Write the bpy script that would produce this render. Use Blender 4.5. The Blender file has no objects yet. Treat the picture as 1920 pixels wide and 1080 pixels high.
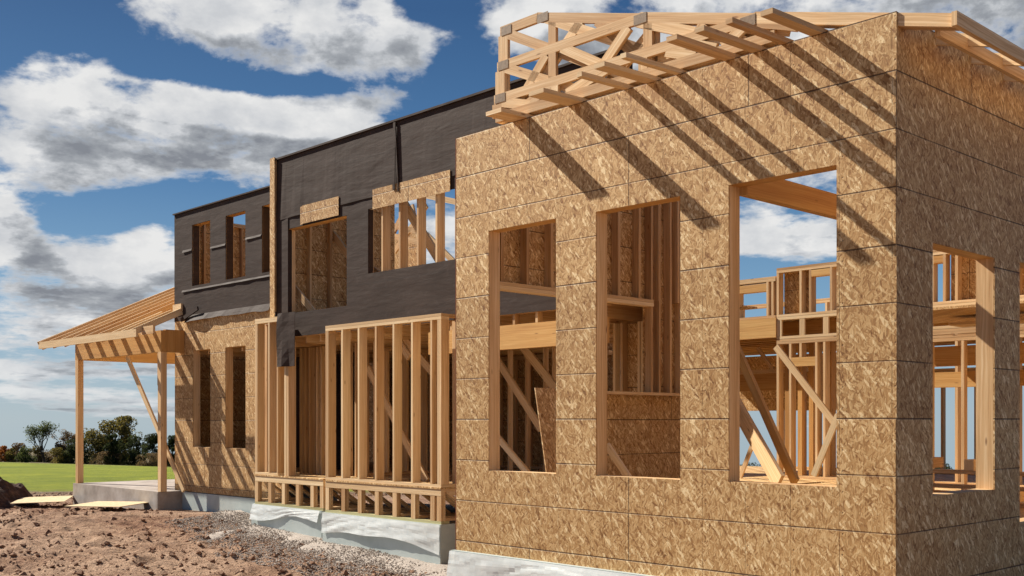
import bpy, math, random
from mathutils import Vector, Matrix, noise
random.seed(7)
scene = bpy.context.scene
col = scene.collection
R = math.radians
# ------------------------------------------------------------------ camera
FPX = 2043.0; HOR = 790.0; CX = 960.0; CAMZ = 1.55
cd = bpy.data.cameras.new('camera'); cam = bpy.data.objects.new('camera', cd); col.objects.link(cam)
cam.location = (0, 0, CAMZ); cam.rotation_euler = (R(90), 0, 0)
cd.sensor_width = 36; cd.lens = 36*FPX/1920; cd.shift_y = (HOR-540)/1920
cd.clip_start = .1; cd.clip_end = 3000
scene.camera = cam
# ------------------------------------------------------------------ building frame
C0 = Vector((2.689, 7.62, 0)); SX = Vector((.690, -.7238, 0)).normalized(); VY = Vector((-SX.y, SX.x, 0))
ANG = math.atan2(SX.y, SX.x)
def W(s, v, z): return C0 + SX*s + VY*v + Vector((0, 0, z))
def pv(x, y, v):                       # photo pixel -> (s, z) on the plane v = const
    k = (x-CX)/FPX; p = C0 + VY*v
    s = (k*p.y - p.x)/(SX.x - k*SX.y); q = p + SX*s
    return s, CAMZ + (HOR-y)*q.y/FPX
def ps(x, y, s):                       # photo pixel -> (v, z) on the plane s = const
    k = (x-CX)/FPX; p = C0 + SX*s
    v = (k*p.y - p.x)/(VY.x - k*VY.y); q = p + VY*v
    return v, CAMZ + (HOR-y)*q.y/FPX
def pY(x, y, Y): return Vector(((x-CX)/FPX*Y, Y, CAMZ+(HOR-y)*Y/FPX))
# ------------------------------------------------------------------ sun
a_, b_, c_ = .52, 1.55, 1.36
sdir = (-VY*a_ - SX*b_ + Vector((0, 0, c_))).normalized()
SUN_EL = math.asin(sdir.z); SUN_AZ = math.atan2(sdir.x, sdir.y)
sl = bpy.data.lights.new('sun', 'SUN'); sun = bpy.data.objects.new('sun', sl); col.objects.link(sun)
sl.energy = 4.8; sl.angle = R(.5); sl.color = (1, .93, .82)
sun.rotation_euler = (-sdir).to_track_quat('-Z', 'Y').to_euler()
# ------------------------------------------------------------------ node helper
class N:
    def __init__(s, nt): s.nt = nt; s.n = nt.nodes; s.l = nt.links
    def new(s, t, **kw):
        n = s.n.new(t)
        for k, v in kw.items():
            if k == 'inp':
                for kk, vv in v.items(): s.set(n, kk, vv)
            else: setattr(n, k, v)
        return n
    def set(s, n, k, v):
        if isinstance(v, bpy.types.NodeSocket): s.l.new(v, n.inputs[k])
        else: n.inputs[k].default_value = v
    def m(s, op, a, b=None, c=None, clamp=False):
        n = s.n.new('ShaderNodeMath'); n.operation = op; n.use_clamp = clamp
        for i, v in enumerate((a, b, c)):
            if v is not None: s.set(n, i, v)
        return n.outputs[0]
    def vm(s, op, a, b=None):
        n = s.n.new('ShaderNodeVectorMath'); n.operation = op
        s.set(n, 0, a)
        if b is not None: s.set(n, 1, b)
        return n.outputs[0]
    def noise(s, vec, scale, detail=3, rough=.5, dist=0, dims='3D'):
        n = s.n.new('ShaderNodeTexNoise'); n.noise_dimensions = dims
        if vec is not None: s.set(n, 'Vector', vec)
        n.inputs['Scale'].default_value = scale; n.inputs['Detail'].default_value = detail
        n.inputs['Roughness'].default_value = rough; n.inputs['Distortion'].default_value = dist
        return n.outputs['Fac']
    def mix(s, f, a, b, mode='MIX'):
        n = s.n.new('ShaderNodeMix'); n.data_type = 'RGBA'; n.blend_type = mode
        s.set(n, 0, f); s.set(n, 6, a); s.set(n, 7, b); return n.outputs[2]
    def ramp(s, f, stops):
        n = s.n.new('ShaderNodeValToRGB'); s.set(n, 0, f); e = n.color_ramp.elements
        while len(e) < len(stops): e.new(.5)
        for i, (p, c) in enumerate(stops):
            e[i].position = p; e[i].color = (*c, 1) if len(c) == 3 else c
        return n.outputs[0]
    def mr(s, v, a, b, c=0., d=1., smooth=False):
        n = s.n.new('ShaderNodeMapRange'); n.clamp = True
        if smooth: n.interpolation_type = 'SMOOTHSTEP'
        s.set(n, 0, v)
        for i, q in enumerate((a, b, c, d)): s.set(n, 1+i, q)
        return n.outputs[0]
    def xyz(s, v):
        n = s.n.new('ShaderNodeSeparateXYZ'); s.set(n, 0, v); return n.outputs
    def comb(s, x, y, z=0.):
        n = s.n.new('ShaderNodeCombineXYZ')
        for i, q in enumerate((x, y, z)): s.set(n, i, q)
        return n.outputs[0]
# ------------------------------------------------------------------ world: sky with broken clouds
wd = bpy.data.worlds.new('World'); scene.world = wd; wd.use_nodes = True
w = N(wd.node_tree); w.n.clear()
sky = w.new('ShaderNodeTexSky', sky_type='NISHITA', sun_disc=False)
sky.sun_elevation = SUN_EL; sky.sun_rotation = SUN_AZ; sky.altitude = 200; sky.air_density = 1.0; sky.dust_density = .6; sky.ozone_density = 2.5
tc = w.new('ShaderNodeTexCoord'); X, Y, Z = w.xyz(tc.outputs['Generated'])
AZ = w.m('ARCTAN2', X, Y); EL = w.m('ARCSINE', Z)
# cloud masses: azimuth, elevation, half widths, weight (degrees)
blobs = []
def cb(x, y, rx, ry, wt):               # read off the photograph, stored as directions
    X_ = (x-CX)/FPX; Y_ = (HOR-y)/FPX
    az = math.atan(X_); el = math.atan(Y_/math.hypot(1, X_)); k = math.hypot(1, X_)
    blobs.append((az, el, rx/FPX/k/k, ry/FPX/k, wt))
cb(330, 15, 130, 38, 1.0); cb(510, 55, 150, 48, 1.0); cb(700, 95, 150, 55, 1.0); cb(640, 10, 90, 40, .7)
cb(100, 140, 110, 55, 1.1); cb(230, 190, 150, 60, 1.0); cb(420, 215, 200, 60, 1.1); cb(620, 225, 130, 45, .9)
cb(60, 285, 170, 60, 1.0); cb(430, 290, 150, 55, .9); cb(180, 330, 120, 35, .6)
cb(15, 410, 60, 40, 1.0); cb(110, 480, 130, 38, 1.0); cb(300, 440, 90, 40, 1.0); cb(60, 560, 170, 32, 1.05); cb(300, 520, 150, 30, 1.0)
cb(150, 615, 190, 22, .95); cb(60, 690, 160, 18, 1.15); cb(330, 600, 120, 25, .9); cb(30, 640, 120, 16, .9); cb(250, 685, 120, 22, 1.2); cb(150, 740, 180, 16, 1.2); cb(280, 770, 120, 16, 1.15)
cb(1060, 10, 110, 50, 1.1); cb(1500, 30, 500, 90, 1.3); cb(1300, 130, 260, 100, 1.0); cb(1850, 60, 250, 100, 1.2)
cb(1450, 430, 150, 55, 1.15); cb(1540, 470, 80, 30, .7); cb(800, 430, 120, 80, .9); cb(1400, 330, 160, 40, .6)
cb(870, 110, 60, 110, -1.0); cb(560, 160, 110, 24, -1.1); cb(350, 130, 70, 18, -.8); cb(60, 50, 130, 45, -1.2); cb(250, 125, 90, 18, -.7); cb(420, 160, 70, 18, -.4); cb(300, 385, 120, 26, -1.0); cb(180, 400, 60, 30, -.6); cb(1500, 545, 300, 40, -.9)
cb(830, 280, 60, 60, -.5)
grp = bpy.data.node_groups.new('cloud_field', 'ShaderNodeTree')
grp.interface.new_socket('az', in_out='INPUT', socket_type='NodeSocketFloat')
grp.interface.new_socket('el', in_out='INPUT', socket_type='NodeSocketFloat')
grp.interface.new_socket('d', in_out='OUTPUT', socket_type='NodeSocketFloat')
g = N(grp); gi = g.new('NodeGroupInput'); go = g.new('NodeGroupOutput')
ga, ge = gi.outputs[0], gi.outputs[1]
acc = None
for (az, el, ra, re, wt) in blobs:
    dx = g.m('MULTIPLY', g.m('SUBTRACT', ga, az), 1/ra); dy = g.m('MULTIPLY', g.m('SUBTRACT', ge, el), 1/re)
    d2 = g.m('ADD', g.m('MULTIPLY', dx, dx), g.m('MULTIPLY', dy, dy))
    f = g.m('MULTIPLY', g.m('EXPONENT', g.m('MULTIPLY', d2, -.7)), wt)
    acc = f if acc is None else g.m('ADD', acc, f)
# generic cover elsewhere in the sky (behind the camera and above)
far = g.mr(g.m('ABSOLUTE', ga), .5, .9); base = g.m('MULTIPLY', far, .12)
acc = g.m('ADD', g.m('MINIMUM', acc, 1.15), base)
inv = g.m('DIVIDE', 1., g.m('ADD', g.m('ABSOLUTE', ge), .16))
pc = g.comb(g.m('MULTIPLY', ga, 3.2), g.m('MULTIPLY', g.m('LOGARITHM', g.m('ADD', g.m('ABSOLUTE', ge), .10), 2.718), 2.3), .37)
n1 = g.noise(pc, 2.6, 9, .60, .25); n2 = g.noise(pc, 7.5, 6, .6)
vo = g.new('ShaderNodeTexVoronoi', feature='SMOOTH_F1', inp={'Vector': g.vm('ADD', pc, g.comb(g.m('MULTIPLY', n2, .25), g.m('MULTIPLY', n1, .2), 0.)), 'Scale': 5.5, 'Smoothness': .6})
billow = g.m('SUBTRACT', .55, vo.outputs['Distance'])
d = g.m('ADD', g.m('MULTIPLY', g.m('SUBTRACT', n1, .5), 3.0), g.m('MULTIPLY', acc, .95))
d = g.m('ADD', d, g.m('MULTIPLY', billow, .35))
d = g.m('ADD', d, g.m('MULTIPLY', g.m('SUBTRACT', n2, .5), 1.5))
g.l.new(g.m('SUBTRACT', d, .60), go.inputs[0])
def field(az, el):
    n = w.n.new('ShaderNodeGroup'); n.node_tree = grp
    w.set(n, 0, az); w.set(n, 1, el); return n.outputs[0]
D0 = field(AZ, EL); D1 = field(w.m('SUBTRACT', AZ, .024), w.m('ADD', EL, .032))
mask = w.mr(D0, -.16, .42, smooth=True)
thick = w.mr(D0, .2, 1.1)
lit = w.mr(w.m('SUBTRACT', D1, w.m('MULTIPLY', D0, .35)), -.10, .75, 1., 0.)
cp = w.new('ShaderNodeTexNoise', inp={'Vector': w.comb(w.m('MULTIPLY', AZ, 14.), w.m('MULTIPLY', EL, 22.), 0.), 'Scale': 1., 'Detail': 5., 'Roughness': .6})
shade = w.m('SUBTRACT', w.mr(w.m('ADD', cp.outputs['Fac'], w.m('MULTIPLY', mask, .0)), .36, .60, .72, 1.), w.m('MULTIPLY', w.m('SUBTRACT', 1., lit), w.mr(D0, .05, .5)))
ccol = w.ramp(shade, [(0, (.27, .29, .33)), (.4, (.42, .445, .48)), (.75, (.70, .72, .75)), (1, (.93, .93, .925))])
CB = 11.0
ccol = w.mix(1., ccol, (CB, CB, CB, 1), 'MULTIPLY')
lowh = w.mr(EL, 0., .36)
blue = w.ramp(lowh, [(0, (.46, .60, .70)), (.30, (.22, .43, .66)), (.6, (.065, .21, .45)), (1, (.022, .10, .27))])
bl = w.mix(1., blue, (11.0, 11.0, 11.0, 1), 'MULTIPLY')
skyc = w.mix(.8, sky.outputs[0], bl)
out_c = w.mix(w.m('MULTIPLY', mask, w.mr(EL, -.01, .06, .7, 1.)), skyc, ccol)
bg = w.new('ShaderNodeBackground', inp={'Color': out_c, 'Strength': .0435})
wo = w.new('ShaderNodeOutputWorld'); w.l.new(bg.outputs[0], wo.inputs[0])
scene.view_settings.view_transform = 'Standard'; scene.view_settings.look = 'None'
scene.view_settings.exposure = .86; scene.view_settings.gamma = 1
scene.cycles.use_denoising = True
scene.cycles.max_bounces = 6
# ------------------------------------------------------------------ materials
def newmat(name):
    m = bpy.data.materials.new(name); m.use_nodes = True
    k = N(m.node_tree); b = k.n['Principled BSDF']; b.inputs['Roughness'].default_value = .75
    b.inputs['Specular IOR Level'].default_value = .25
    return m, k, b
def bump(k, b, h, strength, dist):
    n = k.new('ShaderNodeBump', inp={'Height': h, 'Strength': strength, 'Distance': dist}); k.l.new(n.outputs[0], b.inputs['Normal'])
def bframe(k):
    g_ = k.new('ShaderNodeNewGeometry')
    v = k.vm('SUBTRACT', g_.outputs['Position'], tuple(C0))
    s_ = k.new('ShaderNodeVectorMath', operation='DOT_PRODUCT'); k.set(s_, 0, v); k.set(s_, 1, tuple(SX))
    v_ = k.new('ShaderNodeVectorMath', operation='DOT_PRODUCT'); k.set(v_, 0, v); k.set(v_, 1, tuple(VY))
    return s_.outputs['Value'], v_.outputs['Value'], k.xyz(v)[2]
def mat_osb(name, tint=(1, 1, 1), lines=True):
    m, k, b = newmat(name)
    s_, v_, z_ = bframe(k)
    wv = k.m('ADD', s_, v_)
    vec = k.comb(wv, z_, 0.)
    dn = k.new('ShaderNodeTexNoise', inp={'Vector': vec, 'Scale': 9., 'Detail': 1.})
    vec2 = k.vm('ADD', vec, k.vm('MULTIPLY', k.vm('SUBTRACT', dn.outputs['Color'], (.5, .5, .5)), (.008, .008, 0)))
    layers = []
    for i, (ang, sx, sz) in enumerate(((6, 84, 13), (-13, 90, 15), (39, 78, 20), (-62, 84, 26))):
        mp = k.new('ShaderNodeMapping', inp={'Vector': vec2, 'Rotation': (0, 0, R(ang)), 'Location': (i*3.1, i*1.7, 0)})
        sc_ = k.vm('MULTIPLY', mp.outputs[0], (sx, sz, 0))
        vo = k.new('ShaderNodeTexVoronoi', voronoi_dimensions='2D', inp={'Vector': sc_, 'Scale': 1., 'Randomness': 1.})
        r_, g_, b_2 = k.xyz(vo.outputs['Color'])
        layers.append((r_, g_, vo.outputs['Distance']))
    val = layers[0][0]
    for (r_, g_, d_), th in zip(layers[1:], (.42, .62, .80)):
        f = k.m('GREATER_THAN', g_, th)
        val = k.m('ADD', k.m('MULTIPLY', val, k.m('SUBTRACT', 1., f)), k.m('MULTIPLY', r_, f))
    grain = k.noise(k.vm('MULTIPLY', vec, (160, 24, 1)), 1., 2)
    big = k.noise(vec, 1.1, 3)
    t = k.m('ADD', k.m('MULTIPLY', val, .52), k.m('MULTIPLY', grain, .48))
    mp2 = k.new('ShaderNodeMapping', inp={'Vector': vec2, 'Rotation': (0, 0, R(-38))})
    vs2 = k.new('ShaderNodeTexVoronoi', voronoi_dimensions='2D', inp={'Vector': k.vm('MULTIPLY', mp2.outputs[0], (58, 15, 0)), 'Scale': 1.})
    rr_, gg_, bb_ = k.xyz(vs2.outputs['Color'])
    t = k.m('ADD', t, k.m('MULTIPLY', k.m('GREATER_THAN', rr_, .90), .34))
    t = k.m('SUBTRACT', t, k.m('MULTIPLY', k.m('LESS_THAN', rr_, .05), .26))
    t = k.m('ADD', t, k.m('MULTIPLY', k.m('SUBTRACT', big, .5), .22))
    c = k.ramp(t, [(.10, (.22, .105, .036)), (.34, (.38, .215, .085)), (.52, (.49, .305, .135)), (.70, (.60, .41, .205)), (.95, (.80, .63, .38))])
    if lines:
        zz = k.m('SUBTRACT', z_, .35)
        def line(coord, period, half):
            f = k.m('FRACT', k.m('DIVIDE', coord, period)); e = k.m('MINIMUM', f, k.m('SUBTRACT', 1., f))
            return k.mr(k.m('MULTIPLY', e, period), half*.5, half*1.15, 1., 0.)
        ln = k.noise(vec, 3.0, 4)
        sheet = line(zz, 1.2192, .0065)
        pr = k.m('MULTIPLY', line(zz, .4064, .0055), k.mr(ln, .3, .55, .5, 1.))
        row = k.m('FLOOR', k.m('DIVIDE', zz, 1.2192))
        off = k.m('ADD', wv, k.m('MULTIPLY', row, 1.2192))
        vs = k.m('MULTIPLY', line(off, 2.4384, .0055), .85)
        vp = k.m('MULTIPLY', line(k.m('ADD', off, .03), .4064, .0045), k.mr(ln, .3, .6, .5, .1))
        tot = k.m('MAXIMUM', k.m('MAXIMUM', sheet, pr), k.m('MAXIMUM', vs, vp))
        fx = k.m('SUBTRACT', k.m('FRACT', k.m('DIVIDE', k.m('ADD', off, .21), .4064)), .5); fz = k.m('SUBTRACT', k.m('FRACT', k.m('DIVIDE', zz, .1524)), .5)
        dd = k.m('SQRT', k.m('ADD', k.m('POWER', k.m('MULTIPLY', fx, .4064), 2.), k.m('POWER', k.m('MULTIPLY', fz, .1524), 2.)))
        tot = k.m('MAXIMUM', tot, k.m('MULTIPLY', k.mr(dd, .004, .008, 1., 0.), .6))
        c = k.mix(k.m('MULTIPLY', tot, .85), c, (.050, .026, .014, 1))
        # each sheet its own tone
        cell = k.new('ShaderNodeTexWhiteNoise', noise_dimensions='2D', inp={'Vector': k.comb(k.m('FLOOR', k.m('DIVIDE', off, 2.4384)), row, 0.)})
        c = k.mix(1., c, k.ramp(cell.outputs['Value'], [(0, (.84, .80, .75)), (.5, (1., .98, .96)), (1, (1.12, 1.12, 1.12))]), 'MULTIPLY')
        h = k.m('SUBTRACT', t, k.m('MULTIPLY', tot, 1.2))
    else: h = t
    c = k.mix(1., c, (tint[0], tint[1]*.975, tint[2]*.92, 1), 'MULTIPLY')
    k.l.new(c, b.inputs['Base Color']); b.inputs['Roughness'].default_value = .62
    bump(k, b, h, .55, .006)
    return m
def mat_wood(name, cA, cB, cC, rough=.7):
    m, k, b = newmat(name)
    uv = k.new('ShaderNodeUVMap'); uv.uv_map = 'UVMap'
    oi = k.new('ShaderNodeObjectInfo')
    off = k.m('MULTIPLY', oi.outputs['Random'], 37.)
    u_, v_, _ = k.xyz(uv.outputs[0])
    p = k.comb(k.m('ADD', u_, off), v_, off)
    dist = k.noise(k.vm('MULTIPLY', p, (1.4, 6, 1)), 1., 2)
    p2 = k.vm('ADD', p, k.comb(0., k.m('MULTIPLY', dist, .05), 0.))
    gr = k.noise(k.vm('MULTIPLY', p2, (1.6, 75, 1)), 1., 4, .6)
    bd = k.noise(k.vm('MULTIPLY', p2, (.5, 11, 1)), 1., 2)
    c = k.ramp(k.m('ADD', k.m('MULTIPLY', gr, .6), k.m('MULTIPLY', bd, .4)), [(.33, cA), (.5, cB), (.68, cC)])
    kn = k.new('ShaderNodeTexVoronoi', voronoi_dimensions='3D', inp={'Vector': k.vm('MULTIPLY', p2, (3.2, 13, 1)), 'Scale': 1., 'Randomness': 1.})
    kf = k.m('MULTIPLY', k.mr(kn.outputs['Distance'], .05, .14, 1., 0.), k.m('GREATER_THAN', k.xyz(kn.outputs['Color'])[0], .5))
    c = k.mix(k.m('MULTIPLY', kf, .75), c, (.16, .06, .022, 1))
    tone = k.ramp(k.m('FRACT', k.m('ADD', k.m('MULTIPLY', oi.outputs['Random'], 7.31), k.m('MULTIPLY', k.m('FLOOR', k.m('DIVIDE', u_, 20.)), .377))), [(0, (.74, .66, .58)), (.35, (.95, .91, .86)), (.65, (1.02, 1.01, .98)), (1, (1.16, 1.18, 1.18))])
    c = k.mix(1., c, tone, 'MULTIPLY')
    k.l.new(c, b.inputs['Base Color']); b.inputs['Roughness'].default_value = rough
    bump(k, b, gr, .25, .002)
    return m
OSB = mat_osb('osb_sheathing')
OSBL = mat_osb('osb_loose', (1.1, 1.1, 1.1), False)
PINE = mat_wood('pine_lumber', (.44, .25, .11), (.62, .41, .215), (.78, .60, .38))
PALE = mat_wood('pale_lumber', (.55, .37, .19), (.68, .49, .28), (.78, .62, .40))
GLU = mat_wood('beam_lumber', (.44, .22, .07), (.56, .32, .11), (.66, .42, .17), .55)
GREEN = mat_wood('treated_sill', (.38, .36, .17), (.48, .46, .25), (.56, .53, .32))
def mat_membrane():
    m, k, b = newmat('roofing_membrane')
    s_, v_, z_ = bframe(k); vec = k.comb(k.m('ADD', s_, v_), z_, 0.)
    n1 = k.noise(vec, 1.4, 5, .6); n2 = k.noise(k.vm('MULTIPLY', vec, (3, 14, 1)), 1., 4, .6, .6); n3 = k.noise(k.vm('MULTIPLY', vec, (.7, 22, 1)), 1., 2); wr = k.noise(k.vm('MULTIPLY', vec, (1.0, 3.2, 1)), 1.1, 4, .5, .3)
    c = k.ramp(k.m('ADD', k.m('MULTIPLY', n1, .6), k.m('MULTIPLY', n3, .4)), [(.3, (.032, .019, .0135)), (.5, (.044, .027, .020)), (.72, (.060, .039, .030))])
    f = k.m('FRACT', k.m('DIVIDE', k.m('ADD', z_, .12), .92)); e = k.mr(f, 0., .012, 1., 0.)
    c = k.mix(k.m('MULTIPLY', e, .5), c, (.03, .025, .024, 1))
    dust = k.mr(k.noise(vec, 5., 5, .7), .55, .75); c = k.mix(k.m('MULTIPLY', dust, .16), c, (.16, .13, .115, 1))
    k.l.new(c, b.inputs['Base Color']); b.inputs['Roughness'].default_value = .7; b.inputs['Specular IOR Level'].default_value = .15
    bump(k, b, k.m('ADD', k.m('MULTIPLY', n2, .35), k.m('MULTIPLY', wr, 1.6)), .28, .03)
    return m
MEM = mat_membrane()
def simple(name, cols, scale, rough=.8, bs=.4, bd=.01, stretch=(1, 1, 1), spec=.25):
    m, k, b = newmat(name); g_ = k.new('ShaderNodeNewGeometry')
    p = k.vm('MULTIPLY', g_.outputs['Position'], stretch)
    n1 = k.noise(p, scale, 6, .65)
    k.l.new(k.ramp(n1, cols), b.inputs['Base Color']); b.inputs['Roughness'].default_value = rough; b.inputs['Specular IOR Level'].default_value = spec
    bump(k, b, n1, bs, bd); return m
CONC = simple('raw_concrete', [(.3, (.25, .21, .18)), (.5, (.36, .31, .27)), (.7, (.46, .41, .37))], 2.5, .9, .5, .01)
FOAM = simple('foundation_board', [(.3, (.36, .41, .39)), (.5, (.43, .48, .46)), (.7, (.49, .54, .52))], 1.6, .6, .2, .005)
PLATE = simple('galvanised_plate', [(.3, (.17, .115, .070)), (.7, (.30, .215, .14))], 30., .5, .2, .002)
BARK = simple('bark', [(.3, (.035, .028, .02)), (.7, (.09, .075, .06))], 5., .9)
DARKSOIL = simple('dark_soil', [(.3, (.035, .018, .012)), (.5, (.07, .038, .026)), (.7, (.13, .075, .052))], 6., .95, 1., .06)
def mat_plastic():
    m, k, b = newmat('plastic_film'); g_ = k.new('ShaderNodeNewGeometry')
    n1 = k.noise(g_.outputs['Position'], 6., 5, .6, .5)
    k.l.new(k.ramp(n1, [(.3, (.66, .69, .67)), (.7, (.80, .82, .79))]), b.inputs['Base Color'])
    b.inputs['Roughness'].default_value = .22; b.inputs['Specular IOR Level'].default_value = .6
    b.inputs['Alpha'].default_value = .80
    bump(k, b, n1, .2, .02); return m
FILM = mat_plastic()
# ------------------------------------------------------------------ mesh helpers
class MB:
    def __init__(s): s.v = []; s.f = []; s.uv = []; s.k = 0
    def quad(s, pts, uvs=None):
        i = len(s.v); s.v += [Vector(p) for p in pts]; s.f.append(tuple(range(i, i+len(pts))))
        s.uv.append(uvs or [(p[0], p[2]) for p in pts])
    def prism(s, o, ex, ey, ez):         # box from a corner and three edge vectors; grain runs along the longest
        L = [ex.length, ey.length, ez.length]; s.k += 1; off = (s.k % 17)*20.0 + s.k*.713
        o = Vector(o); e = [ex, ey, ez]
        if ex.cross(ey).dot(ez) < 0: o = o+ex; e[0] = -ex
        for a, b2, c2 in ((0, 1, 2), (1, 2, 0), (2, 0, 1)):
            for side in (0, 1):
                base = o + (e[c2] if side else Vector((0, 0, 0)))
                q = [base, base+e[a], base+e[a]+e[b2], base+e[b2]]
                uv = [(0, 0), (L[a], 0), (L[a], L[b2]), (0, L[b2])]
                if L[b2] > L[a]: uv = [(y, x) for x, y in uv]
                if not side: q = q[::-1]; uv = uv[::-1]
                s.quad(q, [(x+off, y+c2*.31+side*.17) for x, y in uv])
        return s
    def box(s, s0, s1, v0, v1, z0, z1):
        return s.prism(W(s0, v0, z0), SX*(s1-s0), VY*(v1-v0), Vector((0, 0, z1-z0)))
    def board(s, p, q, wdt, t, face=None):   # board from p to q; wdt measured along 'face', t across
        p = Vector(p); q = Vector(q); d = q-p
        fa = Vector(face) if face is not None else Vector((0, 0, 1))
        fa = (fa - d.normalized()*fa.dot(d.normalized())).normalized(); th = d.normalized().cross(fa)
        return s.prism(p - fa*wdt/2 - th*t/2, d, fa*wdt, th*t)
    def build(s, name, mat, parent=None, origin=None, smooth=False):
        me = bpy.data.meshes.new(name)
        if origin is None:
            if parent is not None: org = parent.location.copy() if not parent.get('_o') else Vector(parent['_o'])
            else:
                org = sum(s.v, Vector())/len(s.v); org.z = min(p.z for p in s.v)
        else: org = Vector(origin)
        me.from_pydata([p-org for p in s.v], [], s.f)
        ul = me.uv_layers.new(name='UVMap'); flat = [c for u in s.uv for q in u for c in q]
        ul.data.foreach_set('uv', flat); me.materials.append(mat)
        if smooth: me.shade_smooth()
        me.update()
        o = bpy.data.objects.new(name, me); col.objects.link(o)
        if parent is not None:
            o.parent = parent; o.location = org - gl(parent)
        else: o.location = org
        return o
def gl(o):
    p = o.location.copy()
    while o.parent: o = o.parent; p += o.location
    return p
def build_part(mb, name, mat, parent, smooth=False):
    org = sum(mb.v, Vector())/len(mb.v); org.z = min(p.z for p in mb.v)
    return mb.build(name, mat, parent, org, smooth)
def tag(o, label=None, cat=None, group=None, kind=None):
    if label: o['label'] = label
    if cat: o['category'] = cat
    if group: o['group'] = group
    if kind: o['kind'] = kind
    return o
def empty(name, loc, label, cat, group=None):
    o = bpy.data.objects.new(name, None); col.objects.link(o); o.location = loc; o.empty_display_size = .2
    return tag(o, label, cat, group)
cache = {}
def bx(name, parent, mat, s0, s1, v0, v1, z0, z1):      # an axis-aligned board as a part; equal boards share a mesh
    if s1 < s0: s0, s1 = s1, s0
    if v1 < v0: v0, v1 = v1, v0
    key = (round(s1-s0, 3), round(v1-v0, 3), round(z1-z0, 3), mat.name)
    org = W(s0, v0, z0)
    if key in cache:
        o = bpy.data.objects.new(name, cache[key]); col.objects.link(o)
        o.parent = parent; o.location = org - (gl(parent) if parent else Vector()); return o
    m = MB(); m.box(s0, s1, v0, v1, z0, z1); o = m.build(name, mat, parent, org); cache[key] = o.data; return o
def brd(name, parent, mat, p, q, wdt=.089, t=.038, face=None):
    m = MB(); m.board(p, q, wdt, t, face); return build_part(m, name, mat, parent)
def panel(axis, a0, a1, z0, z1, c0, c1, holes):          # sheathing with openings: faces plus reveals only
    """axis 's': runs along s between v=c0 (outer) and v=c1; axis 'v': runs along v between s=c0 and s=c1"""
    m = MB()
    xs = sorted(set([a0, a1]+[h for q in holes for h in q[:2] if a0 < h < a1])); zs = sorted(set([z0, z1]+[h for q in holes for h in q[2:] if z0 < h < z1]))
    def P(a, z, c): return W(a, c, z) if axis == 's' else W(c, a, z)
    def solid(i, j):
        if i < 0 or j < 0 or i >= len(xs)-1 or j >= len(zs)-1: return False
        xm = (xs[i]+xs[i+1])/2; zm = (zs[j]+zs[j+1])/2
        return not any(h[0] < xm < h[1] and h[2] < zm < h[3] for h in holes)
    for i in range(len(xs)-1):
        for j in range(len(zs)-1):
            if not solid(i, j): continue
            A, B = xs[i], xs[i+1]; a, b2 = zs[j], zs[j+1]
            m.quad([P(A, a, c0), P(B, a, c0), P(B, b2, c0), P(A, b2, c0)]); m.quad([P(B, a, c1), P(A, a, c1), P(A, b2, c1), P(B, b2, c1)])
            if not solid(i-1, j): m.quad([P(A, a, c1), P(A, a, c0), P(A, b2, c0), P(A, b2, c1)])
            if not solid(i+1, j): m.quad([P(B, a, c0), P(B, a, c1), P(B, b2, c1), P(B, b2, c0)])
            if not solid(i, j-1): m.quad([P(A, a, c0), P(A, a, c1), P(B, a, c1), P(B, a, c0)])
            if not solid(i, j+1): m.quad([P(A, b2, c0), P(B, b2, c0), P(B, b2, c1), P(A, b2, c1)])
    return m
FL = .67                                              # ground floor level
T = .038; D6 = .140
def framing(parent, axis, a0, a1, z0, z1, c0, c1, holes, mat=PINE, sp=.4064, head=.24):
    """studs, plates, jambs, headers and sills between c0 and c1 behind a sheathing; every stud is a part"""
    def B(name, A, Bb, za, zb, m=mat, i=0.0, parent=parent):
        if Bb-A < .01 or zb-za < .01: return
        if axis == 's': bx(name, parent, m, A, Bb, c0+i, c1-i, za, zb)
        else: bx(name, parent, m, c0+i, c1-i, A, Bb, za, zb)
    B('top_plate', a0, a1, z1-T, z1-.003); B('top_plate', a0, a1, z1-2*T-.002, z1-T-.002); B('bottom_plate', a0, a1, z0, z0+T)
    ztop = z1-2*T-.003; zb = z0+T+.001
    for h in holes:
        door = h[2] < z0+.1
        fr = bpy.data.objects.new('door_frame' if door else 'window_frame', None); col.objects.link(fr); fr.empty_display_size = .1
        ctr = W((h[0]+h[1])/2, (c0+c1)/2, h[2]) if axis == 's' else W((c0+c1)/2, (h[0]+h[1])/2, h[2])
        fr.parent = parent; fr.location = ctr-gl(parent)
        B('jamb', h[0]-T, h[0]+.0005, zb, ztop, parent=fr); B('jamb', h[1]-.0005, h[1]+T, zb, ztop, parent=fr)
        B('header', h[0]+.001, h[1]-.001, h[3], min(h[3]+head, ztop-.001), GLU, parent=fr)
        if h[2] > zb+.05: B('sill', h[0]+.001, h[1]-.001, h[2]-T, h[2]+.001, parent=fr)
    a = a0+.0
    while a < a1-T:
        ok = True; seg = [(zb, ztop)]
        for h in holes:
            if h[0]-2.2*T < a < h[1]+T*1.2:
                if h[0]+.05 < a < h[1]-.1: seg = [(zb, h[2]-T-.001), (h[3]+head+.001, ztop)]
                else: ok = False
        if ok:
            for za, z_b in seg:
                if z_b-za > .08: B('stud', a, a+T, za, z_b, mat, .001)
        a += sp
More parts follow.
